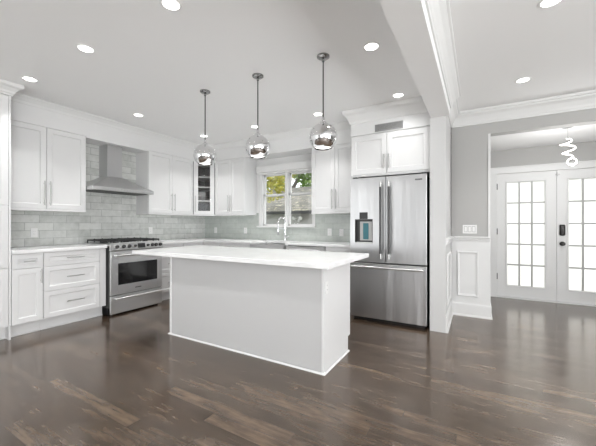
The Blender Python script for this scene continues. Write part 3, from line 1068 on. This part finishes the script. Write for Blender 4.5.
for u, o in ((xm - 0.052, ld), (xm + 0.048, rd)):
    mb = MB(fF).cyl((u, 0.055, 0.80), (u, 0.055, 1.735), 0.0135, 16)
    h = mb.build('handle', M['steel_dark'], o, True)
    for z in (0.83, 1.705):
        mb = MB(fF).cyl((u, -0.002, z), (u, 0.055, z), 0.011, 12)
        mb.cyl((u, 0.055, z - 0.03), (u, 0.055, z + 0.03), 0.0155, 16)
        mb.build('handle_bracket', M['nickel'], o, True)
mb = MB(fF).cyl((FX0 + 0.03, 0.055, 0.688), (FX1 - 0.03, 0.055, 0.688), 0.0135, 16)
for u in (FX0 + 0.06, FX1 - 0.06):
    mb.cyl((u, -0.002, 0.688), (u, 0.055, 0.688), 0.011, 12)
mb.build('handle', M['handle_steel'], dw, True)
for u in (FX0 + 0.03, FX1 - 0.06):
    MB(fF).box(u, u + 0.05, -0.14, -0.015, 1.806, 1.824, 0.004).build('hinge_cover', M['black'], t)

# air vent in the frieze above the fridge cabinet
t = thing('air_vent', 'grey slotted air vent grille above the fridge cabinet', 'vent', (-0.95, 3.9, 2.43))
f = back(3.9)
MB(f).box(-1.122, -0.785, 0, 0.003, 2.392, 2.474).build('backing', M['slot'], t)
mb = MB(f)
mb.box(-1.125, -0.782, 0, 0.008, 2.466, 2.478, 0.001).box(-1.125, -0.782, 0, 0.008, 2.388, 2.4, 0.001).box(-1.125, -1.112, 0, 0.008, 2.388, 2.478, 0.001).box(-0.795, -0.782, 0, 0.008, 2.388, 2.478, 0.001)
mb.build('frame', M['vent'], t)
mb = MB(f)
for k in range(6):
    mb.box(-1.112, -0.795, 0.003, 0.007, 2.402 + k * 0.0108, 2.4085 + k * 0.0108)
mb.build('louvre', M['vent'], t)

# ------------------------------------------------------------------ island
IX0, IX1, IY0, IY1 = -2.97, -1.085, 2.295, 2.90
t = thing('kitchen_island', 'white kitchen island base with plain panels standing on the dark floor', 'kitchen island', (-2.03, 2.6, 0))
MB().box(IX0 + 0.012, IX1 - 0.02, IY0 + 0.012, IY1 - 0.022, 0.11, 0.873).box(IX0 + 0.012, IX1 - 0.02, IY0 + 0.012, IY1 - 0.08, 0, 0.11).build('carcass', M['cab'], t)
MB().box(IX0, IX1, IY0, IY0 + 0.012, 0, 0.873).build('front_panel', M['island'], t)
for a, b in ((IX0 - 0.006, IX0 + 0.022), (IX1 - 0.016, IX1 + 0.006)):
    MB().box(a, b, IY0 - 0.006, IY0 + 0.02, 0, 0.873, 0.002).build('corner_trim', M['cab'], t)
for a, b in ((IX0, IX0 + 0.012), (IX1 - 0.02, IX1)):
    MB().plan([(a, IY0 + 0.021), (b, IY0 + 0.021), (b, IY1 - 0.055), (a, IY1 - 0.055)], 0, 0.14).plan([(a, IY0 + 0.021), (b, IY0 + 0.021), (b, IY1), (a, IY1)], 0.14, 0.873).build('side_panel', M['cab'], t)
SH = [(0, 0), (0.014, 0), (0.012, 0.006), (0.008, 0.010), (0.0, 0.012)]
MB().sweep([(IX0 - 0.006, IY1 - 0.055), (IX0 - 0.006, IY0 - 0.006), (IX1 + 0.006, IY0 - 0.006), (IX1 + 0.006, IY1 - 0.055)], SH, side=1).build('shoe_moulding', M['cab'], t)
fI = lambda u, d, z: Vector((u, IY1 - 0.022 + d, z))
nd = 4
for k in range(nd):
    a = IX0 + 0.02 + k * (IX1 - IX0 - 0.045) / nd
    b = a + (IX1 - IX0 - 0.045) / nd
    MB(fI).panel(a + 0.002, b - 0.002, 0.145, 0.87, T, 0.057, d0=0.0).build('door', M['cab'], t)
tag(MB().box(-3.48, -0.985, 2.165, 3.20, 0.875, 0.915, 0.004).build('countertop', M['quartz'], origin=(-2.2, 2.7, 0.875)), 'white quartz island countertop overhanging the island on every side', 'countertop')


# ------------------------------------------------------------------ outlets and switches
def outlet(label, f, u, z, w_=0.072, h_=0.115, gang=0, m=None):
    t = thing('wall_switch' if gang else 'wall_outlet', label, 'switch' if gang else 'outlet', f(u, 0, z), None)
    MB(f).box(u - w_ / 2, u + w_ / 2, 0.0, 0.006, z - h_ / 2, z + h_ / 2, 0.002).build('cover_plate', m or M['plastic'], t)
    if gang:
        for k in range(gang):
            c = u + (k - (gang - 1) / 2) * 0.046
            MB(f).box(c - 0.0185, c + 0.0185, 0.006, 0.0066, z - 0.037, z + 0.037).build('rocker_surround', M['vent'], t)
            c = u + (k - (gang - 1) / 2) * 0.046
            MB(f).prism([(0.006, z - 0.033), (0.012, z - 0.033), (0.008, z + 0.033), (0.006, z + 0.033)], c - 0.015, c + 0.015).build('rocker', M['plastic'], t)
    else:
        MB(f).box(u - 0.017, u + 0.017, 0.006, 0.008, z - 0.034, z + 0.034, 0.001).build('receptacle', M['plastic'], t)
        mb = MB(f)
        for dz in (-0.02, 0.016):
            mb.box(u - 0.007, u - 0.005, 0.0075, 0.0085, z + dz, z + dz + 0.008).box(u + 0.005, u + 0.007, 0.0075, 0.0085, z + dz, z + dz + 0.008)
        mb.build('slot', M['slot'], t)
    return t


ft, fbk = left(XW + 0.01), back(YB - 0.01)
outlet('white outlet on the tile nearest the pantry, left of the range', ft, 1.745, 1.112)
outlet('white outlet on the tile between the range and the corner', ft, 3.37, 1.115)
outlet('white outlet on the tile just right of the kitchen corner', fbk, -4.58, 1.10)
outlet('white outlet on the tile just left of the window', fbk, -3.81, 1.10)
outlet('white outlet on the tile right of the window, farther from the fridge', fbk, -2.07, 1.095)
outlet('white outlet on the tile right next to the fridge', fbk, -1.865, 1.09)
outlet('white outlet on the right end of the island, near its front corner', left(IX1), 2.352, 0.695, 0.05, 0.1)
outlet('white triple rocker switch plate on the grey wall above the chair rail', back(YH), -0.09, 1.155, 0.165, 0.115, 3)


# ------------------------------------------------------------------ recessed ceiling lights
def downlight_proto():
    t = thing('ceiling_light', '', 'ceiling light', (0, 0, 0), 'recessed ceiling lights')
    MB().lathe([(0.052, 0.0), (0.055, -0.005), (0.068, -0.004), (0.07, 0.0)], (0, 0, 0), 32).build('trim_ring', M['plastic'], t, True)
    MB().lathe([(0.0, -0.004), (0.045, -0.004), (0.0525, -0.002), (0.0525, 0.0), (0.0, 0.0)], (0, 0, 0), 32).build('lens', M['lens'], t, True)
    area('lamp', (0, 0, -0.012), (0, 0, 0), 0.1, 0.1, DOWNLIGHT_W, (1.0, 0.995, 0.985), 'DISK', math.radians(98), t)
    return t


lights = [
    (-1.784, 1.383, 'recessed ceiling light at the top edge of the photo, left of the pendants'),
    (-2.858, 1.375, 'recessed ceiling light second out from the pantry, in line with the one beside it'),
    (-3.950, 1.378, 'recessed ceiling light nearest the tall pantry cabinet'),
    (-3.976, 2.567, 'recessed ceiling light in front of the range hood'),
    (-3.971, 3.727, 'recessed ceiling light showing just above the leftmost mirrored pendant globe'),
    (-2.917, 3.750, 'recessed ceiling light showing beside the middle pendant rod, towards the window'),
    (-1.854, 3.748, 'recessed ceiling light showing beside the rod of the pendant nearest the fridge'),
    (-0.765, 2.548, 'recessed ceiling light between the pendants and the ceiling beam'),
    (-0.787, 3.660, 'recessed ceiling light in front of the fridge cabinet and air vent'),
    (0.404, 3.916, 'recessed ceiling light beyond the beam nearest the grey hall wall'),
    (0.422, 2.624, 'recessed ceiling light at the top right edge of the photo, beyond the beam'),
]
proto = downlight_proto()
for i, (x, y, lab) in enumerate(lights):
    o = proto if i == 0 else copy_tree(proto)
    o.location = (x, y, CE)
    o['label'] = lab
    if i == 8:                      # the lamp nearest the fridge cabinet is dimmed
        for ch in o.children:
            if ch.type == 'LIGHT':
                ch.data = ch.data.copy()
                ch.data.energy = DOWNLIGHT_W * 0.35


# ------------------------------------------------------------------ pendants over the island
def pendant_proto():
    t = thing('pendant_light', '', 'pendant light', (0, 0, 0), 'mirrored pendants over the island')
    R, ZC = 0.125, -0.715
    MB().lathe([(0, 0), (0.056, 0), (0.056, -0.012), (0.045, -0.02), (0.012, -0.026), (0.012, -0.05), (0, -0.05)], (0, 0, 0), 28).build('canopy', M['dark_chrome'], t, True)
    MB().cyl((0, 0, -0.045), (0, 0, ZC + R + 0.02), 0.0055, 10).build('rod', M['bronze'], t, True)
    MB().lathe([(0, 0.05), (0.012, 0.05), (0.014, 0.02), (0.03, 0.008), (0.034, -0.008), (0, -0.008)], (0, 0, ZC + R), 24).build('cap', M['chrome'], t, True)
    prof = []
    a0, a1 = math.radians(14), math.radians(142)
    for i in range(33):
        a = a0 + (a1 - a0) * i / 32
        prof.append((R * math.sin(a), R * math.cos(a)))
    inner = [(r * 0.97, z * 0.97) for r, z in prof[::-1]]
    MB().lathe(prof + inner, (0, 0, ZC), 48).build('globe', M['chrome'], t, True)
    b = MB().lathe([(0, -0.088), (0.045, -0.088), (0.076, -0.084), (0.077, -0.078), (0.0, -0.078)], (0, 0, ZC), 32).build('diffuser', M['bulb'], t, True)
    area('lamp', (0, 0, ZC - 0.10), (0, 0, 0), 0.12, 0.12, PENDANT_W, (1.0, 0.995, 0.985), 'DISK', PI, t)
    return t


proto = pendant_proto()
for i, (x, y, lab) in enumerate(((-2.625, 2.48, 'mirrored globe pendant light farthest from the fridge, leftmost of three'),
                                 (-1.893, 2.48, 'mirrored globe pendant light in the middle of the three over the island'),
                                 (-1.176, 2.48, 'mirrored globe pendant light nearest the fridge, rightmost of three'))):
    o = proto if i == 0 else copy_tree(proto)
    o.location = (x, y, CE)
    o['label'] = lab

# ------------------------------------------------------------------ foyer pendant
FPX, FPY = 0.976, 5.05
t = thing('pendant_light', 'lit twisted ribbon pendant hanging in the foyer before the front doors', 'pendant light', (FPX, FPY, FC))
MB().lathe([(0, 0), (0.06, 0), (0.06, -0.018), (0.052, -0.024), (0, -0.024)], (FPX, FPY, FC), 24).build('canopy', M['chrome'], t, True)
MB().cyl((FPX, FPY, FC - 0.02), (FPX, FPY, 2.29), 0.0018, 6).build('cord', M['nickel'], t)
MB().lathe([(0, 0.02), (0.022, 0.018), (0.026, 0.0), (0, -0.004)], (FPX, FPY, 2.285), 16).build('cap', M['chrome'], t, True)
pts = []
N = 90
for i in range(N + 1):
    q = i / N
    an = -0.5 + 2 * PI * 2.15 * q
    env = 0.012 + 0.066 * math.sin(PI * min(1, q * 1.25 + 0.05)) ** 0.8 if q < 0.72 else 0.05
    env = max(env, 0.045 if q > 0.15 else 0.012)
    pts.append((FPX + env * math.cos(an), FPY + env * math.sin(an), 2.28 - 0.235 * q))
e = Vector(pts[-1])
for i in range(1, 17):
    a = 2 * PI * i / 17
    pts.append((e.x - 0.045 * math.sin(a), e.y, e.z - 0.042 * (1 - math.cos(a))))
MB().tube(pts, 0.0065, 8).build('light_ribbon', M['led'], t, True)
pl = bpy.data.lights.new('lamp', 'POINT')
pl.energy = 13
pl.shadow_soft_size = 0.1
po = bpy.data.objects.new('lamp', pl)
COL.objects.link(po)
po.parent = t
po.location = (0, 0.0, -0.56)

# ------------------------------------------------------------------ outside
struct('ground', MB().box(-30, 30, -30, 40, -0.5, -0.3), M['grass'])
struct('porch_floor', MB().box(-0.4, 2.8, 6.42, 9.5, -0.29, -0.06), M['siding'])
t = thing('garage', 'grey neighbouring garage with a shingle roof seen through the sink window', 'building', (-5, 8.5, -0.3))
wl2 = MB()
wl2.box(-10, 0.5, 7.5, 10.5, -0.3, 1.56)
for k in range(12):
    wl2.prism([(7.5, -0.3 + k * 0.155), (7.482, -0.3 + k * 0.155), (7.496, -0.15 + k * 0.155), (7.5, -0.15 + k * 0.155)], -10, 0.5)
wl2.build('wall', M['siding'], t)
MB().prism([(7.28, 1.535), (7.28, 1.575), (10.2, 2.62), (10.2, 2.52), (7.5, 1.535)], -10.2, 0.7).build('roof', M['shingle'], t)
MB().box(-10.2, 0.7, 7.24, 7.279, 1.50, 1.585).build('gutter', M['fascia'], t)
t = thing('flood_light', 'white twin-head flood light on the neighbouring garage wall', 'outdoor light', (-4.27, 7.48, 1.4))
MB().box(-4.36, -4.18, 7.44, 7.481, 1.38, 1.43, 0.006).build('base', M['plastic'], t)
for s in (-1, 1):
    MB().tube([(-4.27 + s * 0.06, 7.44, 1.40), (-4.27 + s * 0.09, 7.40, 1.41), (-4.27 + s * 0.11, 7.34, 1.385)], [0.02, 0.035, 0.055], 14).build('lamp_head', M['plastic'], t, True)
MB().tube([(-4.27, 7.46, 1.39), (-4.27, 7.43, 1.34), (-4.27, 7.43, 1.29)], [0.02, 0.035, 0.03], 12).build('motion_sensor', M['plastic'], t, True)


def tree(label, x, y, leafm, blobs, trunk, n, ls):
    t = thing('tree', label, 'tree', (x, y, -0.3))
    mb = MB()
    for pts, rad in trunk:
        mb.tube(pts, rad, 8)
    mb.build('trunk', M['trunk'], t, True)
    mb = MB()
    for (bx, by, bz, br) in blobs:
        for k in range(int(n * br * br)):
            d = Vector((random.gauss(0, 1), random.gauss(0, 1), random.gauss(0, 1))).normalized() * br * random.random() ** 0.4
            p = Vector((bx, by, bz)) + d
            rot = Matrix.Rotation(random.random() * 6.28, 3, 'Z') @ Matrix.Rotation(random.random() * 3.1, 3, 'X')
            s = ls * (0.6 + random.random() * 0.8)
            q = [p + rot @ Vector(v) for v in ((-s * 0.5, 0, 0), (0, -s * 0.35, 0.01), (s * 0.6, 0, 0), (0, s * 0.35, 0.01))]
            mb.bm.faces.new([mb.bm.verts.new(v) for v in q])
    f = mb.build('foliage', leafm, t)
    return t


tree('yellow-green tree hanging over the garage roof, seen through the left window half', -5.9, 6.9, M['leaf_yellow'],
     [(-4.85, 6.9, 2.30, 0.30), (-4.5, 6.95, 2.25, 0.26), (-4.75, 6.9, 2.55, 0.30), (-5.15, 6.85, 2.35, 0.34), (-4.35, 6.9, 2.55, 0.25), (-5.1, 6.8, 2.85, 0.5), (-5.8, 6.9, 2.7, 0.7), (-4.9, 6.9, 1.93, 0.14), (-4.62, 6.95, 1.98, 0.14), (-5.3, 6.9, 1.95, 0.2)],
     [([(-6.0, 6.9, -0.3), (-5.9, 6.9, 1.0), (-5.7, 6.9, 2.2), (-5.5, 6.9, 3.2)], [0.13, 0.11, 0.08, 0.04]), ([(-5.75, 6.9, 2.0), (-5.3, 6.9, 2.4), (-4.8, 6.9, 2.7)], [0.05, 0.035, 0.015])], 1900, 0.085)
tree('green tree leaning behind the garage, seen through the right window half', -6.9, 11.2, M['leaf_green'],
     [(-6.15, 11.2, 3.15, 0.38), (-5.85, 11.2, 2.95, 0.32), (-6.5, 11.2, 3.45, 0.4), (-6.0, 11.1, 3.5, 0.4), (-5.4, 11.2, 3.2, 0.5), (-7.0, 11.3, 3.5, 0.5), (-7.4, 11.2, 2.9, 0.45), (-6.05, 11.1, 2.7, 0.25), (-8.2, 11.5, 3.5, 0.8), (-5.0, 11.3, 3.8, 0.8), (-6.8, 11.4, 4.3, 0.9)],
     [([(-7.05, 11.2, -0.3), (-6.95, 11.2, 1.8), (-6.75, 11.15, 2.6), (-6.45, 11.15, 3.1), (-6.3, 11.15, 4.0)], [0.12, 0.10, 0.085, 0.07, 0.04])], 900, 0.15)
